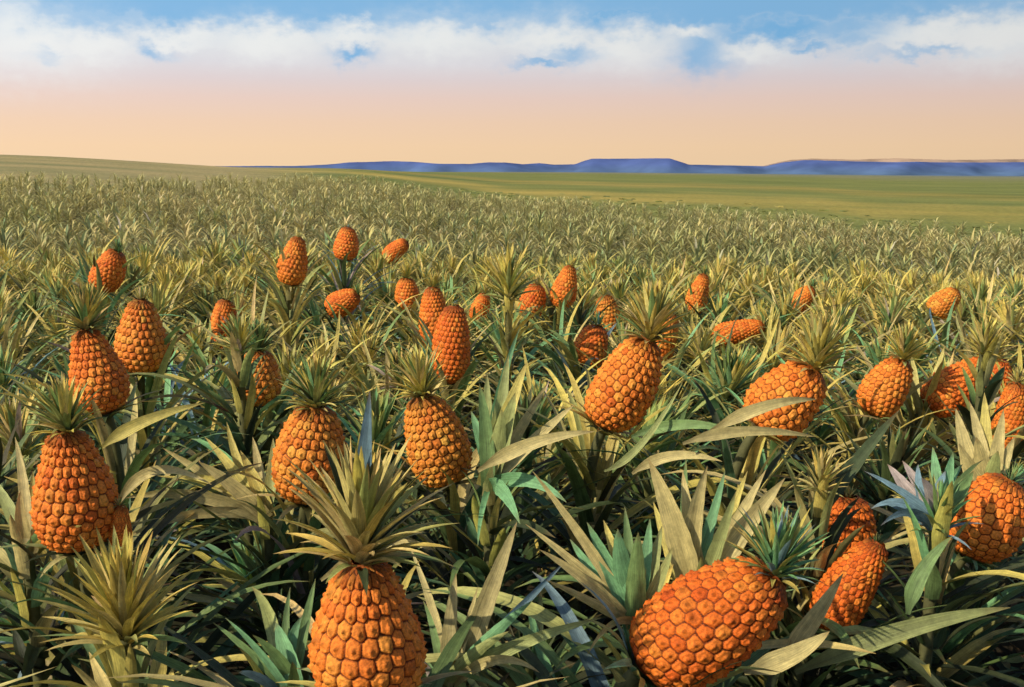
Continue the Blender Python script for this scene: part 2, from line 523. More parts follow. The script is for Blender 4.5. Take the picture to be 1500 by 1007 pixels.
def ground_z(x, y):
    x = np.asarray(x, float); y = np.asarray(y, float)
    d = np.hypot(x, y); a = np.arctan2(x, y)
    front = sstep(-.5, .6, np.cos(a))
    a = np.clip(a, AZ[0], AZ[-1])
    ld = np.log(np.maximum(d, 6.0))
    hs = np.stack([np.interp(ld, np.log(DS), h) for h in HT])
    i = np.clip(np.searchsorted(AZ, a) - 1, 0, len(AZ) - 2)
    t = (a - AZ[i]) / (AZ[i + 1] - AZ[i]); t = t * t * (3 - 2 * t) * .6 + t * .4
    flat = np.arange(hs[0].size)
    H = hs.reshape(len(AZ), -1)
    ir = np.ravel(i); tr = np.ravel(t)
    h = H[ir, flat] * (1 - tr) + H[ir + 1, flat] * tr
    return (h.reshape(d.shape)) * front


def field_edge(a):
    return np.interp(a, [-.6, -.30, -.22, -.17, -.08, 0, .20, .43, .6], [40, 44, 58, 80, 63, 51, 41, 33, 30])


# ground: one polar sheet reaching the horizon
ra = np.concatenate([[0.05, .4, .8], np.geomspace(1.2, 9000, 200)])
aa = np.concatenate([np.linspace(-.7, .7, 420), np.linspace(.7, 2 * PI - .7, 120)[1:-1]])
RR, AA = np.meshgrid(ra, aa, indexing='ij')
GX, GY = RR * np.sin(AA), RR * np.cos(AA)
GZ = ground_z(GX, GY)
near = RR < 15
GZ = GZ + np.where(near, .018 * (np.sin(GX * 5.1 + 1.3 * np.sin(GY * 3)) * np.sin(GY * 4.3 + GX)), 0)
Aw = np.where(AA > PI, AA - 2 * PI, AA)
ed = field_edge(Aw)
soil = np.array([.035, .028, .016]); under = np.array([.18, .16, .055]); green = np.array([.19, .225, .06]); yel = np.array([.44, .36, .09]); grey = np.array([.27, .25, .20]); olive = np.array([.33, .30, .135])
wob = 1 + .05 * np.sin(Aw * 23) + .03 * np.sin(Aw * 61 + 1)
cc = np.zeros(RR.shape + (3,))
cc[:] = soil
cc += (under - soil) * sstep(9, 18, RR)[..., None]
rel = RR / ed * wob
g = sstep(.98, 1.04, rel)[..., None]
leftness = sstep(-.12, -.26, Aw)[..., None] if False else (1 - sstep(-.26, -.12, Aw))[..., None]
beyond = green * (1 - leftness) + olive * leftness
cc = cc * (1 - g) + beyond * g
def band(c, r0, r1, r2, r3, k=1.0):
    global cc
    m = (sstep(r0, r1, rel) * (1 - sstep(r2, r3, rel)))[..., None] * (1 - leftness) * k
    cc = cc * (1 - m) + c * m
wob = wob + .10 * np.sin(Aw * 9 + RR * .01)
rel = RR / ed * wob
band(yel, 1.55, 2.0, 2.1, 2.9, .7)
band(yel * .8, 3.2, 3.6, 4.2, 5.0, .5)
band(grey, 14, 22, 40, 60, .35)
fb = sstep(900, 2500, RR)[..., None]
cc = cc * (1 - fb) + np.array([.15, .20, .22]) * fb  # far ground colour fades into a painted haze blue
na, nr = len(aa), len(ra)
i, j = np.meshgrid(np.arange(nr - 1), np.arange(na), indexing='ij')
j1 = (j + 1) % na
gf = np.stack([i * na + j, (i + 1) * na + j, (i + 1) * na + j1, i * na + j1], 2).reshape(-1, 4)[:, ::-1]
gv = np.stack([GX, GY, GZ], 2).reshape(-1, 3)
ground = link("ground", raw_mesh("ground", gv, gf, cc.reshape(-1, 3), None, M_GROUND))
tag(ground, kind="structure")


# ------------------------------------------------------------------ plants
def plant_leaves(mb, base, n, length, pal, zlo=.06, zhi=.34, width=.034, lean=(0, 0), avoid=True, seg=10, droop=(0.7, 1.7), el=(25, 82), allow=0, hires=False, zcap=None):
    for k in range(n):
        fr = (k + .5) / n
        for tries in range(3):
            az = k * 2.39996 + rng.normal(0, .25) + tries * 1.9
            e = math.radians(el[0] + (el[1] - el[0]) * fr ** .9 + rng.normal(0, 7))
            ln = length * rng.uniform(.72, 1.15) * (1 - .25 * fr)
            dr = rng.uniform(*droop) * (1.1 - .45 * fr)
            zb = zlo + (zhi - zlo) * fr
            b = np.array([base[0] + lean[0] * fr + .02 * math.sin(az), base[1] + lean[1] * fr + .02 * math.cos(az), base[2] + zb])
            P = arc(b, az, e, ln, dr, seg, rng.normal(0, .35))
            P[:, 2] = np.maximum(P[:, 2], base[2] + .015 + rng.uniform(0, .03))
            if zcap is not None and P[:, 2].max() > zcap: continue
            _, _, dep = project(P)
            if dep.min() < 0.75: continue
            if avoid and hides_fruit(P[2:], allow): continue
            shade_low = base[1] < 3.4 and rng.uniform() < 1.25 - 1.3 * fr  # low leaves of near plants coloured dark as painted shade
            c = pick(SET_DARK if shade_low else pal) * (0.62 + .5 * fr)  # colour dims towards the plant base, depth shade painted in
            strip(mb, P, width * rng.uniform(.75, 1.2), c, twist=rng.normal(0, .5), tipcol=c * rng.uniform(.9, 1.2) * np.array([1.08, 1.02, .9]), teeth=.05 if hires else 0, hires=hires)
            break


used = []       # ground spots taken
heroes = {}


def make_empty(name, loc):
    e = bpy.data.objects.new(name, None)
    e.empty_display_size = .1
    e.location = loc
    COL.objects.link(e)
    return e


def hero_leaf(mb, p0, p1, p2, wpx, col, chan=.3, n=16, twist=.2):
    """leaf given by three points (px, py, depth); wpx is its width in photo pixels"""
    A, B, D = at(*p0), at(*p1), at(*p2)
    B2 = 2 * B - .5 * (A + D)
    P = bez(A, B2, D, n)
    w = wpx * (p0[2] + p2[2]) * .5 / F
    strip(mb, P, w, np.asarray(col) * rng.uniform(.9, 1.1), up=nrm(C - B) if abs(nrm(C - B)[2]) > .2 else (0, 0, 1), chan=chan, twist=twist, tipcol=np.asarray(col) * 1.12, hires=True,
          wprof=lambda s_: (.25 + .75 * sstep(0, .3, s_)) * np.power(np.clip(1 - s_ ** 2.2, 0, 1), .8))


# leaves that stand out in the photograph, by plant
HL = {
 "a": [((470, 850, 1.62), (560, 800, 1.55), (640, 808, 1.5), 20, TAN)],
 "c": [((170, 745, 2.2), (225, 690, 2.2), (310, 710, 2.15), 18, TAN), ((150, 655, 2.3), (210, 618, 2.3), (300, 590, 2.35), 20, YEL)],
 "g": [((1040, 632, 2.3), (1120, 596, 2.25), (1196, 585, 2.3), 20, TAN), ((1000, 650, 2.25), (1090, 632, 2.25), (1195, 640, 2.3), 18, TAN)],
 "f": [((926, 694, 2.35), (985, 668, 2.3), (1058, 676, 2.25), 18, TAN), ((925, 640, 2.5), (1000, 622, 2.42), (1085, 634, 2.35), 18, GRN), ((885, 690, 2.4), (940, 650, 2.4), (1000, 560, 2.45), 12, OLV)],
 "e": [((700, 690, 2.4), (780, 650, 2.35), (872, 632, 2.35), 22, TAN)],
 "n": [((1165, 985, 1.75), (1320, 925, 1.7), (1480, 890, 1.7), 32, OLV * .7), ((1150, 960, 1.7), (1190, 910, 1.7), (1235, 840, 1.7), 30, TAN), ((1090, 985, 1.6), (1160, 960, 1.6), (1215, 925, 1.6), 34, TAN)],
 "l": [((1330, 900, 1.95), (1350, 840, 1.95), (1395, 785, 1.95), 26, GRN)],
}

# -------- plants that carry a fruit
for idx, o in enumerate(FRUITS):
    hx = np.array([o.axis[0], o.axis[1]])
    bx, by = o.B[0] - hx[0] * .16, o.B[1] - hx[1] * .10 + .03
    gz = float(ground_z(np.array([bx]), np.array([by]))[0])
    base = np.array([bx, by, gz])
    used.append((bx, by, .26 if o.d < 3 else .34))
    root = make_empty("pineapple_plant", base)
    tag(root, o.label, "pineapple plant", "pineapple plants bearing ripe fruit")
    nearp = o.d < 2.9
    # foliage
    mb = MB()
    big = o.W / .15
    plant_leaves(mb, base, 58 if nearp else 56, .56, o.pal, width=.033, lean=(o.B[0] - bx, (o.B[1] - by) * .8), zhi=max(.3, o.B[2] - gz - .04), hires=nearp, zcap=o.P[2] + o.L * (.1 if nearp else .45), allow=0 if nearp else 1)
    for h in HL.get(o.key, []):
        hero_leaf(mb, *h)
    # small leaves that cup the base of the fruit
    a1 = nrm(np.cross(o.axis, [0, 1, .1])); a2 = np.cross(o.axis, a1)
    for k in range(14):
        ang = k * 2.39996
        rad = a1 * math.cos(ang) + a2 * math.sin(ang)
        s = np.linspace(0, 1, 7)
        e_ = .55 - .9 * s * rng.uniform(.6, 1.2)
        dd = np.cos(e_)[:, None] * rad + np.sin(e_)[:, None] * o.axis
        ln = o.W * rng.uniform(.5, 1.1)
        P = np.concatenate([[o.B - o.axis * o.L * .06 + rad * .01], o.B - o.axis * o.L * .06 + rad * .01 + np.cumsum((dd[:-1] + dd[1:]) * .5 * ln / 6, 0)])
        if hides_fruit(P[3:], 1, .85, False): continue
        c = pick(o.pal)
        strip(mb, P, .018 * big, c, up=o.axis, chan=.4)
    link("leaves", mb.mesh("leaves", M_LEAF, base), root)
    # stem
    mb = MB()
    mid = np.array([bx + (o.B[0] - bx) * .3, by + (o.B[1] - by) * .3, gz + (o.B[2] - gz) * .65])
    Bt = o.B + o.axis * o.L * .03
    Pm = bez(base - np.array([0, 0, .03]), 2 * mid - .5 * (base + Bt), Bt, 8)
    tube(mb, Pm, .017, .012, np.array([.10, .10, .04]))
    link("stem", mb.mesh("stem", M_STEM, base), root)
    # fruit, standing on its own base point
    if o.w > 80: ru, rv = 300, 190
    elif o.w > 50: ru, rv = 200, 130
    else: ru, rv = 120, 80
    me = fruit_mesh(o.W, o.L, ru, rv, 20 if o.w > 140 else 20, 100 + idx, "fruit", .26 if o.key in ("a", "c", "o", "p", "r", "ac", "i", "af") else rng.uniform(.04, .14))
    fo = link("fruit", me, root)
    q = Vector((0, 0, 1)).rotation_difference(Vector(o.axis)).to_matrix().to_4x4() @ Matrix.Rotation(rng.uniform(0, 6.28), 4, 'Z')
    mloc = Matrix.Translation(Vector(o.B - base)) @ q
    fo.matrix_local = mloc
    # crown in the fruit's own axes
    if o.w < 52 and o.key not in ('r', 's', 't', 'c2', 'p2') and o.ch < .07: o.ch = .07
    if o.ch > 0.015:
        mbc = MB()
        wx = nrm(math.sin(math.radians(o.ct)) * RIGHT + math.cos(math.radians(o.ct)) * np.array([0, 0, 1.0]) + np.array([0, -.08, 0]))
        qi = np.array(q.to_3x3().transposed())
        lax = qi @ wx
        crown(mbc, np.array([0, 0, o.L * .965]), lax, o.ch * 1.03, o.W * .75, o.pal, n=(110 if o.ch > .08 else 40), seg=8 if nearp else 6)
        if o.key == "a":
            A = np.array([0, 0, o.L]) + lax * .06
            tip = A + lax * .17 + (qi @ RIGHT) * .006
            strip(mbc, bez(A, (A + tip) / 2 + qi @ np.array([0, -.004, 0]), tip, 10), .024, BLU, up=qi @ np.array([0, -1.0, 0]), chan=.5, tipcol=BLU * .6)
        co = link("crown", mbc.mesh("crown", M_CROWN), fo)

# -------- plants without fruit that stand out in the photograph
# key, base px,py,depth ; list of leaf tips (px, py, ddepth, width px, colour) ; label
RO = [
 ((1015, 868, 1.85), [(950, 672, .0, 44, TAN), (1000, 690, .05, 30, TAN), (1036, 682, 0, 36, TAN), (1062, 690, .08, 22, MNT), (1150, 700, -.03, 40, TAN), (1122, 688, .06, 26, TAN), (957, 735, .1, 20, YEL), (1095, 690, .1, 22, YEL), (1005, 672, .12, 20, GRN), (1078, 720, -.05, 24, OLV)],
  "broad flat tan leaves fanning straight up behind the tilted fruit at the bottom edge"),
 ((935, 905, 1.72), [(860, 765, 0, 30, MNT), (884, 762, .05, 26, YEL), (915, 742, .08, 24, GRN), (952, 760, .03, 26, MNT), (970, 770, .04, 26, OLV), (835, 790, .05, 24, MNT), (985, 802, -.02, 22, OLV), (905, 775, -.03, 40, MNT * .8), (935, 780, -.05, 34, GRN), (780, 690, -.02, 20, TAN), (790, 805, -.05, 22, TAN), (770, 768, .0, 18, TAN), (800, 850, -.08, 16, TAN), (860, 960, -.1, 14, TAN)],
  "tight green rosette with thin tan outer leaves, left of the broad tan leaf fan"),
 ((716, 700, 2.5), [(762, 478, .1, 18, MNT), (745, 520, .05, 26, OLV), (772, 530, .05, 30, YEL), (702, 562, 0, 26, GRN), (714, 548, .06, 26, OLV), (803, 560, .1, 20, TAN), (842, 592, .05, 22, TAN), (690, 602, .05, 24, MNT), (735, 600, -.04, 30, OLV), (755, 575, -.02, 34, OLV), (830, 736, -.15, 24, MNT), (762, 768, -.2, 26, MNT * 1.1), (700, 800, -.15, 10, MNT)],
  "tall upright green and mint leaves in the middle, right of the left leaning fruit"),
 ((392, 748, 2.4), [(238, 656, 0, 22, TAN), (258, 700, .0, 18, YEL), (300, 640, .05, 20, YEL), (332, 618, .1, 18, YEL), (352, 660, .03, 24, YEL), (400, 642, .05, 20, OLV), (180, 730, -.1, 22, TAN), (180, 790, -.15, 18, TAN), (370, 640, .1, 20, TAN), (290, 676, -.05, 26, TAN)],
  "long yellow leaves arching left, beside the fruit with the round dull green crown"),
 ((1372, 762, 2.15), [(1266, 690, 0, 14, BLU), (1276, 745, -.02, 18, BLU), (1300, 680, .05, 26, PNK), (1322, 675, .05, 24, PNK), (1366, 655, .06, 24, MNT), (1396, 662, .08, 24, MNT), (1426, 690, .05, 24, GRN), (1292, 735, .0, 16, BLU), (1345, 680, .02, 18, BLU), (1410, 680, .1, 22, MNT), (1385, 690, -.02, 24, BLU), (1350, 700, -.04, 26, PNK), (1290, 770, -.06, 16, BLU * .6)],
  "rosette of pale blue, pinkish and mint leaves near the right edge"),
 ((1446, 735, 2.7), [(1400, 598, .05, 30, TAN), (1420, 588, .1, 26, TAN), (1442, 575, .1, 26, YEL), (1470, 600, .0, 26, TAN), (1486, 640, .0, 26, TAN), (1405, 650, -.03, 24, TAN), (1430, 640, -.05, 34, TAN), (1462, 660, -.06, 30, OLV)],
  "upright tan leaves at the right edge, below the pointed tilted fruit"),
 ((420, 1000, 1.6), [(330, 905, 0, 12, MNT), (312, 912, .02, 14, GRN), (404, 912, .03, 34, MNT), (442, 903, .05, 26, MNT), (462, 848, .1, 20, GRN), (370, 930, -.02, 22, GRN), (350, 985, -.05, 16, BLU), (425, 860, .08, 16, GRN)],
  "thin dark mint leaves at the bottom edge, left of the fruit with tan crown"),
 ((655, 985, 1.7), [(757, 765, .05, 34, TAN * .8), (600, 800, .15, 16, TAN), (745, 925, -.05, 22, OLV), (790, 985, -.1, 18, TAN), (668, 840, .05, 26, TAN * .8), (700, 860, .05, 14, TAN), (780, 880, -.05, 22, MNT), (880, 905, -.05, 24, OLV), (620, 880, .05, 14, GRN), (830, 820, .05, 18, BLU * .8), (730, 850, .1, 12, TAN)],
  "thick leaning dry brown leaf, right of the bottom edge fruit with tan crown"),
 ((1150, 800, 2.3), [(1318, 600, .1, 30, DRK * 1.5), (1205, 735, .05, 22, TAN), (1100, 768, -.05, 22, TAN)],
  "plant with one long dark leaf slanting up right, above the stubby red orange fruit"),
 ((40, 800, 2.1), [(22, 640, .1, 20, TAN), (48, 690, .1, 18, YEL), (30, 720, 0, 22, TAN), (60, 740, 0, 18, TAN), (90, 760, -.05, 22, GRN), (-10, 700, .1, 24, OLV), (120, 770, -.1, 20, YEL)],
  "short yellow blades at the left edge, below the large upright fruit"),
]
for bp_, tips, lab in RO:
    Bc = at(*bp_)
    gz = 0.0
    base = np.array([Bc[0], Bc[1] + .03, gz])
    used.append((base[0], base[1], .24))
    mb = MB()
    for (tx, ty, dd, wpx, col) in tips:
        T_ = at(tx, ty, bp_[2] + dd)
        A = Bc + np.array([rng.normal(0, .008), rng.normal(0, .008), -.015])
        mid = (A + T_) * .5
        horiz = abs(T_[2] - A[2]) < 0.45 * np.linalg.norm((T_ - A)[:2])
        mid = mid + np.array([rng.normal(0, .01), 0, (.06 if horiz else .015)])
        P = bez(A, mid, T_, 15)
        w = wpx * bp_[2] / F
        strip(mb, P, w, np.asarray(col) * rng.uniform(.88, 1.1), up=nrm((C - mid) * np.array([1, 1, .6])), chan=.28, twist=rng.normal(0, .3), tipcol=np.asarray(col) * 1.1, hires=True, teeth=.03)
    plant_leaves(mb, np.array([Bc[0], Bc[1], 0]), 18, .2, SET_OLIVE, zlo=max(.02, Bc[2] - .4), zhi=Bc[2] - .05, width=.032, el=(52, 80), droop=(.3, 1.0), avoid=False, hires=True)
    if bp_[0] == 1372: crown(mb, Bc - np.array([0, 0, .03]), (0, -.1, 1), .13, .1, SET_TEAL, n=40, seg=8)
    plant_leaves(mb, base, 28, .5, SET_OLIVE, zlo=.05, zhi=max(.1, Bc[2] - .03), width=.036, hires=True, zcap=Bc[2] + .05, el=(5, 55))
    root = make_empty("pineapple_plant", base)
    tag(root, lab, "pineapple plant", "fruitless pineapple plants in the foreground")
    link("leaves", mb.mesh("leaves", M_LEAF, base), root)
    mb = MB()
    tube(mb, bez(base - np.array([0, 0, .03]), (base + Bc) * .5, Bc, 6), .016, .011, np.array([.10, .10, .04]))
    link("stem", mb.mesh("stem", M_STEM, base), root)

# feathery rosettes without a visible fruit
RS = [
 ((186, 945, 1.62), .175, SET_YELLOW, 80, "big spiky yellow olive rosette at the bottom left corner"),
 ((1200, 722, 2.3), .105, SET_TAN, 60, "small feathery tan rosette below the plump fruit crossed by a leaf"),
 ((352, 520, 3.3), .13, SET_OLIVE, 60, "feathery olive rosette just right of the narrow half covered fruit"),
 ((744, 440, 4.6), .24, SET_YELLOW, 60, "wide pale fan of leaves above the small fruits in the upper centre"),
 ((1440, 520, 3.4), .13, SET_YELLOW, 60, "feathery yellow rosette behind the pointed tilted fruit near the right edge"),
 ((1060, 880, 2.0), .06, SET_GREEN, 20, None),
]
for bp_, H, pal, n, lab in RS:
    if lab is None: continue
    Bc = at(*bp_)
    base = np.array([Bc[0], Bc[1] + .02, float(ground_z(np.array([Bc[0]]), np.array([Bc[1]]))[0])])
    used.append((base[0], base[1], .24))
    mb = MB()
    crown(mb, Bc, (0, -.12, 1), H, H * .7, pal, n=n, seg=9, spread=.8)
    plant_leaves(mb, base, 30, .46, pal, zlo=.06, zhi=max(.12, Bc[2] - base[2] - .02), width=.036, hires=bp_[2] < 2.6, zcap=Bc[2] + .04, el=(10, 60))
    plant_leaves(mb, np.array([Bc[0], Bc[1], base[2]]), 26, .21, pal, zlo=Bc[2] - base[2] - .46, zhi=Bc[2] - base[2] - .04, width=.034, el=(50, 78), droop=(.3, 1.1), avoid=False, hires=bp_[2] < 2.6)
    root = make_empty("pineapple_plant", base)
    tag(root, lab, "pineapple plant", "fruitless pineapple plants in the foreground")
    link("leaves", mb.mesh("leaves", M_LEAF, base), root)
    mb = MB()
    tube(mb, bez(base - np.array([0, 0, .03]), (base + Bc) * .5, Bc + np.array([0, 0, H * .2]), 6), .016, .011, np.array([.10, .10, .04]))
    link("stem", mb.mesh("stem", M_STEM, base), root)

n_hero = len(FRUITS) + len(RO) + len(RS) - 1

# -------- the other plants of the field, nearest 300 in all as things
spots = []
yv = 1.6
cand = []
for _ in range(60000):
    d = math.sqrt(rng.uniform(1.7 ** 2, 17 ** 2)); a = rng.uniform(-.56, .56)
    cand.append((d, a))
cand.sort(key=lambda q: q[0])
grid = {}
def clear(x, y, r):
    gx, gy = int(x / .6 // 1), int(y / .6 // 1)
    for ix in range(gx - 2, gx + 3):
        for iy in range(gy - 2, gy + 3):
            for (u, v_, rr) in grid.get((ix, iy), ()):
                if (x - u) ** 2 + (y - v_) ** 2 < max(r, rr) ** 2: return False
    return True
def put(x, y, r): grid.setdefault((int(x / .6 // 1), int(y / .6 // 1)), []).append((x, y, r))
for (x, y, r) in used: put(x, y, r)
for d, a in cand:
    x, y = d * math.sin(a), d * math.cos(a)
    r = .36 if d < 3 else .40
    if clear(x, y, r):
        put(x, y, r); spots.append((x, y, d, a))
vis = [s for s in spots if abs(s[3]) < .47]
N_IND = 300 - n_hero
dlim = sorted(s[2] for s in vis)[N_IND] if len(vis) > N_IND else 17
print("fillers", len(vis), "dlim", dlim, "hero", n_hero)


def filler_mesh(base, pal, near, hscale=1.0):
    mb = MB()
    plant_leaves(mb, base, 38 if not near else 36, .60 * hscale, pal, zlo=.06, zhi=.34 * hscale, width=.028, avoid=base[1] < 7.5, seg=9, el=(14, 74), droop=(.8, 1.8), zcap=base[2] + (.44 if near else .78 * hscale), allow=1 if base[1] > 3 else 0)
    Bc = base + np.array([rng.normal(0, .03), rng.normal(0, .03), (.36 if near else .44) * hscale])
    ax = np.array([rng.normal(0, .18), rng.normal(0, .18) - .05, 1])
    H = rng.uniform(.17, .27)
    pts = np.array([Bc + np.array([dx, 0, H * k]) for k in (.3, .7, 1.0) for dx in (-.05, 0, .05)])
    if not hides_fruit(pts):
        crown(mb, Bc, ax, H, H * .8, pal, n=56, seg=6, spread=rng.uniform(.9, 1.5))
    return mb


FILL_LABEL = "spiky leafy plant with no fruit, one of the many alike rosettes filling the field"
for (x, y, d, a) in spots:
    if d > dlim or abs(a) > .47: continue
    gz = float(ground_z(np.array([x]), np.array([y]))[0])
    base = np.array([x, y, gz])
    u = rng.uniform()
    right = sstep(-.1, .35, a)
    pal = SET_YELLOW if u < .30 + .3 * right else (SET_OLIVE if u < .74 + .14 * right else (SET_GREEN if u < .92 else (SET_TEAL if u < .97 else SET_DARK)))
    if d < 3.4: pal = [SET_DARK, SET_OLIVE, SET_TEAL, SET_GREEN, SET_TAN][rng.choice(5, p=[.42, .08, .20, .24, .06])]  # mostly dark palettes, painting the shaded gaps of the foreground
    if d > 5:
        k = .35 * float(sstep(5, 12, d)); pal = ([p_ * (1 - k) + np.array([.68, .58, .18]) * k for p_ in pal[0]], pal[1])  # haze mixed into the leaf palette with distance
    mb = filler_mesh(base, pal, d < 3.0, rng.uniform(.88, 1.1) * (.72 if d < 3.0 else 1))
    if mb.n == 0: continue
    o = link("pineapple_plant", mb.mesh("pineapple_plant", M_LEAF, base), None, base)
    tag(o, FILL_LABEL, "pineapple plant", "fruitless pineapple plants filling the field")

# -------- everything farther off reads as one mass
templ = []
for k in range(8):
    mb = MB()
    pal = [SET_YELLOW, SET_OLIVE, SET_YELLOW, SET_OLIVE, SET_TAN, SET_GREEN, SET_YELLOW, SET_OLIVE][k]
    plant_leaves(mb, np.zeros(3), 15, .60, pal, zhi=.36, width=.05, avoid=False, seg=5) if False else None
    for q in range(34):
        fr = (q + .5) / 34
        b = np.array([0, 0, .08 + .36 * fr])
        P = arc(b, q * 2.4 + rng.normal(0, .2), math.radians(18 + 62 * fr), .46 * rng.uniform(.6, 1.1) * (1 - .42 * fr), rng.uniform(1.0, 2.2) * (1.1 - .4 * fr), 4, 0)
        c = (pick(pal) * .75 + np.array([.16, .15, .075])) * (.62 + .5 * fr)  # haze lift and darker low leaves, both painted into the colour
        strip(mb, P, .030, c)
    templ.append((np.concatenate(mb.v), np.concatenate(mb.f), np.concatenate(mb.c), np.concatenate(mb.l)))
pts = [(x, y, d, a) for (x, y, d, a) in spots if d > dlim or abs(a) >= .47]
dmax = 17.0
for ring0, ring1, sp, sc in ((17, 30, .55, 1.0), (30, 55, .85, 1.15), (55, 108, 1.5, 1.5)):
    cnt = int(.56 * (ring1 ** 2 - ring0 ** 2) / (sp * sp) * 1.15)
    dd = np.sqrt(rng.uniform(ring0 ** 2, ring1 ** 2, cnt)); a_ = rng.uniform(-.56, .56, cnt)
    for d, a in zip(dd, a_):
        if d < field_edge(a) * (1 + .02 * math.sin(a * 40) + .06 * rng.normal()):
            pts.append((d * math.sin(a), d * math.cos(a), d, a))
print("far plants", len(pts))
vs, fs, cs, ls, off = [], [], [], [], 0
for (x, y, d, a) in pts:
    v, f, c, l = templ[rng.integers(8)]
    sc = rng.uniform(.72, 1.18) * (1.0 if d < 30 else (1.12 if d < 55 else 1.4))
    th = rng.uniform(0, 6.28)
    R = np.array([[math.cos(th), -math.sin(th), 0], [math.sin(th), math.cos(th), 0], [0, 0, rng.uniform(.85, 1.15) / (1.0 if d < 55 else 1.3)]]) * sc
    gz = float(ground_z(np.array([x]), np.array([y]))[0])
    vs.append((v @ R.T + np.array([x, y, gz])).astype(np.float32))
    pv = 1 + .22 * math.sin(x * .45 + 1.7 * math.sin(y * .21)) * math.sin(y * .33 + x * .1); c = c * np.array([pv, .5 + .5 * pv, pv])
    hz = .25 + .4 * float(sstep(12, 45, d)); cs.append(c * rng.uniform(.75, 1.2) * (1 - hz) + np.array([.62, .56, .25]) * hz * (.6 + .5 * c.sum(1, keepdims=True)))  # aerial haze baked into leaf colour, stronger with distance
    fs.append(f + off); ls.append(l); off += len(v)
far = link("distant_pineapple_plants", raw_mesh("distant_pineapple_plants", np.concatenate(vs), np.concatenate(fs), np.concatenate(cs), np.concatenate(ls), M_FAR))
tag(far, "mass of tiny yellow olive pineapple plants stretching to the edge of the field", "pineapple field", kind="stuff")

# -------- low green crop past the edge of the pineapple field
vs, fs, cs, ls, off = [], [], [], [], 0
cnt = 5000
dd = np.exp(rng.uniform(math.log(26), math.log(95), cnt)); a_ = rng.uniform(-.56, .56, cnt)
for d, a in zip(dd, a_):
    e0 = field_edge(a)
    if a < -.12 or d < e0 or d > e0 * rng.uniform(1, 1.9): continue
    relq = d / e0
    x, y = d * math.sin(a), d * math.cos(a)
    gz = float(ground_z(np.array([x]), np.array([y]))[0])
    base = np.array([x, y, gz])
    c0 = np.array([.25, .27, .075]) * rng.uniform(.85, 1.15)
    if a < -.15: c0 = np.array([.34, .33, .13]) * rng.uniform(.8, 1.2)
    if 1.75 < relq < 2.35 and rng.uniform() < .6: c0 = np.array([.50, .41, .11]) * rng.uniform(.8, 1.15)
    h = rng.uniform(.02, .05) * (1 + d / 60)
    v = []
    f = []
    for q in range(4):
        t = rng.uniform(0, 6.28); wv = np.array([math.cos(t), math.sin(t), 0]) * .16 * (1 + d / 80)
        tip = base + np.array([rng.normal(0, .22), abs(rng.normal(0, .3)), h])
        v += [base - wv, base + wv, tip]
        f.append((off + 3 * q, off + 3 * q + 1, off + 3 * q + 2))
    vs.append(np.array(v)); fs.append(np.array(f)); cs.append(np.tile(c0, (12, 1))); off += 12
crop = link("low_green_crop", raw_mesh("low_green_crop", np.concatenate(vs), np.concatenate(fs), np.concatenate(cs), np.zeros((off, 3)), M_FAR, False))
tag(crop, "low smooth green crop in the strip beyond the pineapple field", "crop", kind="stuff")

# -------- dry leaves and bits on the soil
mb = MB()
for _ in range(5200):
    d = math.sqrt(rng.uniform(1.3 ** 2, 7.5 ** 2)); a = rng.uniform(-.58, .58)
    x, y = d * math.sin(a), d * math.cos(a)
    ln = rng.uniform(.03, .26) * rng.choice([.5, 1, 1.5])
    b = np.array([x, y, .012 + rng.uniform(0, .05)])
    P = arc(b, rng.uniform(0, 6.28), rng.normal(.12, .2), ln, rng.normal(.2, .4), 5, rng.normal(0, .6))
    P[:, 2] = np.maximum(P[:, 2], .008)
    c = [TAN * .75, OLV * .6, PNK * .7, np.array([.12, .075, .035]), GRN * .7, DRK, MNT * .6][rng.choice(7, p=[.22, .16, .08, .28, .1, .1, .06])] * rng.uniform(.6, 1.1)
    strip(mb, P, rng.uniform(.012, .034), c, twist=rng.normal(0, 1.2), chan=.2)
lit = link("leaf_litter", mb.mesh("leaf_litter", M_LITTER))
tag(lit, "dry brown and olive leaf scraps scattered on the dark soil between plants", "leaf litter", kind="stuff")


# ------------------------------------------------------------------ hills
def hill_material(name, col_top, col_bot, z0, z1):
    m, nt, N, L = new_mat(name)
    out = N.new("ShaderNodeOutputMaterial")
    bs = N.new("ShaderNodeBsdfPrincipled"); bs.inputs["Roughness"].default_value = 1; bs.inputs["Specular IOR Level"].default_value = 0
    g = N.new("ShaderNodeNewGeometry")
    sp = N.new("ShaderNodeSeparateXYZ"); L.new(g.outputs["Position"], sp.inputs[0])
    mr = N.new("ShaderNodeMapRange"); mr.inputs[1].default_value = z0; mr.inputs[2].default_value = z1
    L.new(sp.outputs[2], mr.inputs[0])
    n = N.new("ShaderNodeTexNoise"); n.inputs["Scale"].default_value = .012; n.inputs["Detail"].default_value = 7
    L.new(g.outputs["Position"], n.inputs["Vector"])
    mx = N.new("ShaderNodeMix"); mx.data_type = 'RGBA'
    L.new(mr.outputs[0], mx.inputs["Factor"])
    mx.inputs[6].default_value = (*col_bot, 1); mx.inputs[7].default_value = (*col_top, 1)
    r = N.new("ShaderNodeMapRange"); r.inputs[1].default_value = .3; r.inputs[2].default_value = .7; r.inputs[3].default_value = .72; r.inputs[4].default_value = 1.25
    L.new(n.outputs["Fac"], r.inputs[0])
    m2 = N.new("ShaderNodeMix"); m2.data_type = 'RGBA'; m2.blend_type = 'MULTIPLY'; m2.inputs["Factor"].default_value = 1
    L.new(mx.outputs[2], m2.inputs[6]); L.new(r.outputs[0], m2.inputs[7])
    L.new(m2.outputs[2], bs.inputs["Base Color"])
    L.new(bs.outputs[0], out.inputs[0])
    return m


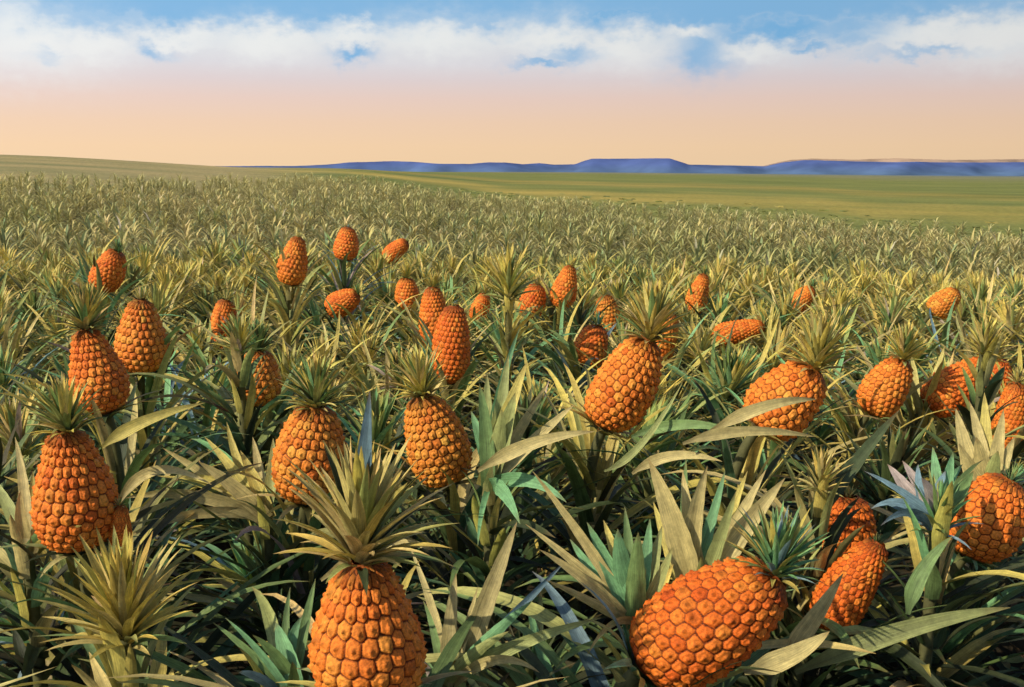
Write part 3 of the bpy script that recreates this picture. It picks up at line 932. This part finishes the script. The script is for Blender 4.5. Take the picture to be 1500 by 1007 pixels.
def hill_range(name, prof, D, depth, mat, seed):
    r = np.random.default_rng(seed)
    px = np.linspace(prof[0][0], prof[-1][0], 500)
    py = np.interp(px, [p[0] for p in prof], [p[1] for p in prof])
    ph = r.uniform(0, 6.28, 8)
    py = py + sum(.28 / (k + 1) * np.sin(px * .02 * (2 ** k) + ph[k]) for k in range(6))
    rows = np.linspace(0, 1, 26)
    V = []
    fx = (px - 750) / F
    crest = CZ + D * (248 - py) / F
    for t in rows:                       # front slope, crest, back slope
        up = sstep(0, .55, t) * .35 + .65 * sstep(.35, .62, t) if t <= .62 else 1 - sstep(.62, 1, t)
        dist = D * (1 + depth * (t - .62))
        zz = -26 + (crest + 26) * up
        gul = 1 + .12 * np.sin(px * .021 + ph[0] + 4 * t) * math.sin(PI * t) + .05 * np.sin(px * .057 + ph[1] - 3 * t) * math.sin(PI * t)
        dz = (zz + 26) * (1 if t == .62 else 1) - 26
        V.append(np.stack([fx * dist, np.full_like(px, 0) + dist * (1 + (gul - 1) * .15), dz], 1))
    V = np.stack(V)
    # put the true crest exactly on the profile row
    n = len(px)
    f = []
    i, j = np.meshgrid(np.arange(len(rows) - 1), np.arange(n - 1), indexing='ij')
    f = np.stack([i * n + j, i * n + j + 1, (i + 1) * n + j + 1, (i + 1) * n + j], 2).reshape(-1, 4)
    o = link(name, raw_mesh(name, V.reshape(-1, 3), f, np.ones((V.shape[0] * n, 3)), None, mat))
    tag(o, kind="structure")


prof1 = [(-300, 243), (300, 243), (440, 243), (480, 241), (510, 238), (545, 237.5), (575, 236), (610, 237), (640, 239.5), (690, 240), (715, 238), (740, 238), (765, 240.5), (790, 239), (812, 241), (842, 241), (852, 237), (866, 233), (900, 232.5), (972, 232), (985, 236), (1002, 241), (1060, 242), (1125, 243.5), (1150, 238), (1175, 235), (1230, 236), (1290, 237.5), (1330, 237), (1400, 238), (1482, 238), (1800, 239)]
prof2 = [(1040, 246), (1110, 243), (1135, 237), (1155, 234), (1195, 232.5), (1250, 234.5), (1305, 232), (1360, 234.5), (1430, 234), (1482, 233), (1800, 234)]
hill_range("hills", prof1, 2600, .28, hill_material("hazy_blue_hill", (.085, .128, .31), (.10, .165, .28), -8, 14), 3)  # blue of aerial haze painted into the base colour
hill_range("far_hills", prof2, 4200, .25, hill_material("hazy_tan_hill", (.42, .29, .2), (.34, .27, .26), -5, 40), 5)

# ------------------------------------------------------------------ sky and sun
SUN_DIR = nrm([-0.72, -0.50, 0.62])
world = bpy.data.worlds.new("World")
scene.world = world
world.use_nodes = True
nt = world.node_tree; N = nt.nodes; L = nt.links
N.clear()
out = N.new("ShaderNodeOutputWorld")
sky = N.new("ShaderNodeTexSky"); sky.sky_type = 'NISHITA'; sky.sun_disc = False
sky.sun_elevation = math.asin(SUN_DIR[2]); sky.sun_rotation = math.atan2(SUN_DIR[0], SUN_DIR[1])
bgs = N.new("ShaderNodeBackground"); bgs.inputs[1].default_value = 0.125
L.new(sky.outputs[0], bgs.inputs[0])
tc = N.new("ShaderNodeTexCoord")
sep = N.new("ShaderNodeSeparateXYZ"); L.new(tc.outputs["Generated"], sep.inputs[0])


def math_node(op, a, b=None, c=None, clamp=False):
    n = N.new("ShaderNodeMath"); n.operation = op; n.use_clamp = clamp
    for i, v in enumerate((a, b, c)):
        if v is None: continue
        if isinstance(v, (int, float)): n.inputs[i].default_value = v
        else: L.new(v, n.inputs[i])
    return n.outputs[0]


az = math_node('ARCTAN2', sep.outputs[0], sep.outputs[1])
el = math_node('ARCSINE', sep.outputs[2])
ELV = lambda py: math.atan((503.2 - py) / F) - PITCH      # elevation of a photo row near the middle
ramp = N.new("ShaderNodeValToRGB")
E0, E1 = ELV(262), ELV(0)
mr = N.new("ShaderNodeMapRange"); mr.inputs[1].default_value = E0; mr.inputs[2].default_value = E1
L.new(el, mr.inputs[0]); L.new(mr.outputs[0], ramp.inputs[0])
def lin(r, g, b):
    return tuple(((c / 255 + .055) / 1.055) ** 2.4 if c > 10 else c / 3300 for c in (r, g, b)) + (1,)
stops = [(262, (236, 204, 164)), (215, (240, 206, 168)), (180, (236, 204, 176)), (145, (229, 203, 191)), (118, (220, 206, 206)), (95, (216, 213, 218)), (60, (214, 219, 224)), (0, (212, 220, 227))]
cr = ramp.color_ramp
while len(cr.elements) < len(stops): cr.elements.new(.5)
for e_, (py, c) in zip(cr.elements, stops):
    e_.position = (ELV(py) - E0) / (E1 - E0); e_.color = lin(*c)
# wobble the sky direction a little so that cloud edges are soft and torn
cmb = N.new("ShaderNodeCombineXYZ")
L.new(math_node('MULTIPLY', az, 24.0), cmb.inputs[0]); L.new(math_node('MULTIPLY', el, 36.0), cmb.inputs[1])
ns = N.new("ShaderNodeTexNoise"); ns.inputs["Scale"].default_value = 1.2; ns.inputs["Detail"].default_value = 7; ns.inputs["Roughness"].default_value = .6
L.new(cmb.outputs[0], ns.inputs["Vector"])
nsb = N.new("ShaderNodeTexNoise"); nsb.inputs["Scale"].default_value = 3.1; nsb.inputs["Detail"].default_value = 5
L.new(cmb.outputs[0], nsb.inputs["Vector"])
wob1 = math_node('SUBTRACT', ns.outputs["Fac"], .5)
wob2 = math_node('SUBTRACT', nsb.outputs["Fac"], .5)
azw = math_node('MULTIPLY_ADD', wob1, .045, az)
elw = math_node('MULTIPLY_ADD', wob2, .022, el)
elw = math_node('MULTIPLY_ADD', wob1, .030, elw)


def blob(px, py, rx, ry, soft=1.0):
    rx, ry = rx * 1.12, ry * 1.15
    ca = math.atan((px - 750) / F / math.cos(PITCH) ** 0 ); ce = ELV(py) * math.cos(ca)
    u = math_node('MULTIPLY', math_node('SUBTRACT', azw, ca), F / rx)
    v = math_node('MULTIPLY', math_node('SUBTRACT', elw, ce), F / ry)
    r2 = math_node('ADD', math_node('MULTIPLY', u, u), math_node('MULTIPLY', v, v))
    return math_node('POWER', 2.718, math_node('MULTIPLY', r2, -1.0))


blue = None
# open blue gaps in the cloud bank
for b in [(100, 22, 150, 20), (240, 72, 26, 9), (85, 82, 20, 7), (640, 24, 90, 12), (522, 78, 24, 10), (900, 20, 200, 10), (838, 78, 42, 9), (795, 92, 34, 6), (1024, 78, 40, 24), (1130, 44, 120, 22), (1240, 40, 70, 22), (700, 34, 60, 9), (470, 40, 50, 9), (1170, 70, 28, 7), (1345, 74, 70, 7), (1240, 55, 40, 12)]:
    v = blob(*b)
    blue = v if blue is None else math_node('MAXIMUM', blue, v)
# fully blue above the bank
topm = N.new("ShaderNodeMapRange"); topm.interpolation_type = 'SMOOTHSTEP'
topm.inputs[1].default_value = ELV(66); topm.inputs[2].default_value = ELV(26)
L.new(elw, topm.inputs[0])
blue = math_node('MAXIMUM', blue, math_node('MULTIPLY', topm.outputs[0], .9))
blue = math_node('MULTIPLY', blue, .97, None, True)
# bright cloud puffs
puff = None
for b in [(70, 62, 90, 40), (150, 68, 60, 22), (40, 36, 40, 42), (270, 58, 60, 14), (400, 60, 75, 24), (520, 50, 60, 15), (640, 54, 80, 26), (800, 54, 60, 26), (910, 70, 62, 28), (1000, 46, 32, 9), (1095, 76, 56, 15), (1340, 52, 85, 22), (1440, 56, 80, 30)]:
    v = blob(*b)
    puff = v if puff is None else math_node('MAXIMUM', puff, v)
m1 = N.new("ShaderNodeMix"); m1.data_type = 'RGBA'
L.new(math_node('MULTIPLY', puff, .75), m1.inputs["Factor"]); L.new(ramp.outputs[0], m1.inputs[6]); m1.inputs[7].default_value = lin(236, 237, 234)
m2 = N.new("ShaderNodeMix"); m2.data_type = 'RGBA'
bluef = math_node('MULTIPLY', blue, math_node('SUBTRACT', 1.0, math_node('MULTIPLY', puff, .86)))
L.new(bluef, m2.inputs["Factor"]); L.new(m1.outputs[2], m2.inputs[6]); m2.inputs[7].default_value = lin(112, 174, 220)
# a little brighter towards the left, where the sun stands
brl = N.new("ShaderNodeMapRange"); brl.inputs[1].default_value = -.5; brl.inputs[2].default_value = .5
brl.inputs[3].default_value = 1.10; brl.inputs[4].default_value = .90
L.new(az, brl.inputs[0])
m3 = N.new("ShaderNodeMix"); m3.data_type = 'RGBA'; m3.blend_type = 'MULTIPLY'; m3.inputs["Factor"].default_value = 1
L.new(m2.outputs[2], m3.inputs[6]); L.new(brl.outputs[0], m3.inputs[7])
bgp = N.new("ShaderNodeBackground"); bgp.inputs[1].default_value = 1.0
L.new(m3.outputs[2], bgp.inputs[0])
# the hazy bank sits low; above it is the plain sky
hm = N.new("ShaderNodeMapRange"); hm.interpolation_type = 'SMOOTHSTEP'
hm.inputs[1].default_value = math.radians(8.5); hm.inputs[2].default_value = math.radians(16)
L.new(el, hm.inputs[0])
ms = N.new("ShaderNodeMixShader")
L.new(hm.outputs[0], ms.inputs[0]); L.new(bgp.outputs[0], ms.inputs[1]); L.new(bgs.outputs[0], ms.inputs[2])
L.new(ms.outputs[0], out.inputs[0])

sun = bpy.data.lights.new("sun", 'SUN')
sun.energy = 4.6
sun.angle = math.radians(.6)
sun.color = (1.0, .885, .69)
so = bpy.data.objects.new("sun", sun)
so.rotation_euler = Vector(-SUN_DIR).to_track_quat('-Z', 'Y').to_euler()
so.location = (-4, -3, 8)
COL.objects.link(so)

scene.render.engine = 'CYCLES'
scene.cycles.use_adaptive_sampling = True
scene.cycles.adaptive_threshold = .04
scene.cycles.max_bounces = 5
scene.cycles.diffuse_bounces = 2
scene.cycles.glossy_bounces = 2
scene.cycles.transmission_bounces = 2
scene.view_settings.view_transform = 'Standard'
scene.view_settings.look = 'None'
scene.view_settings.exposure = 0
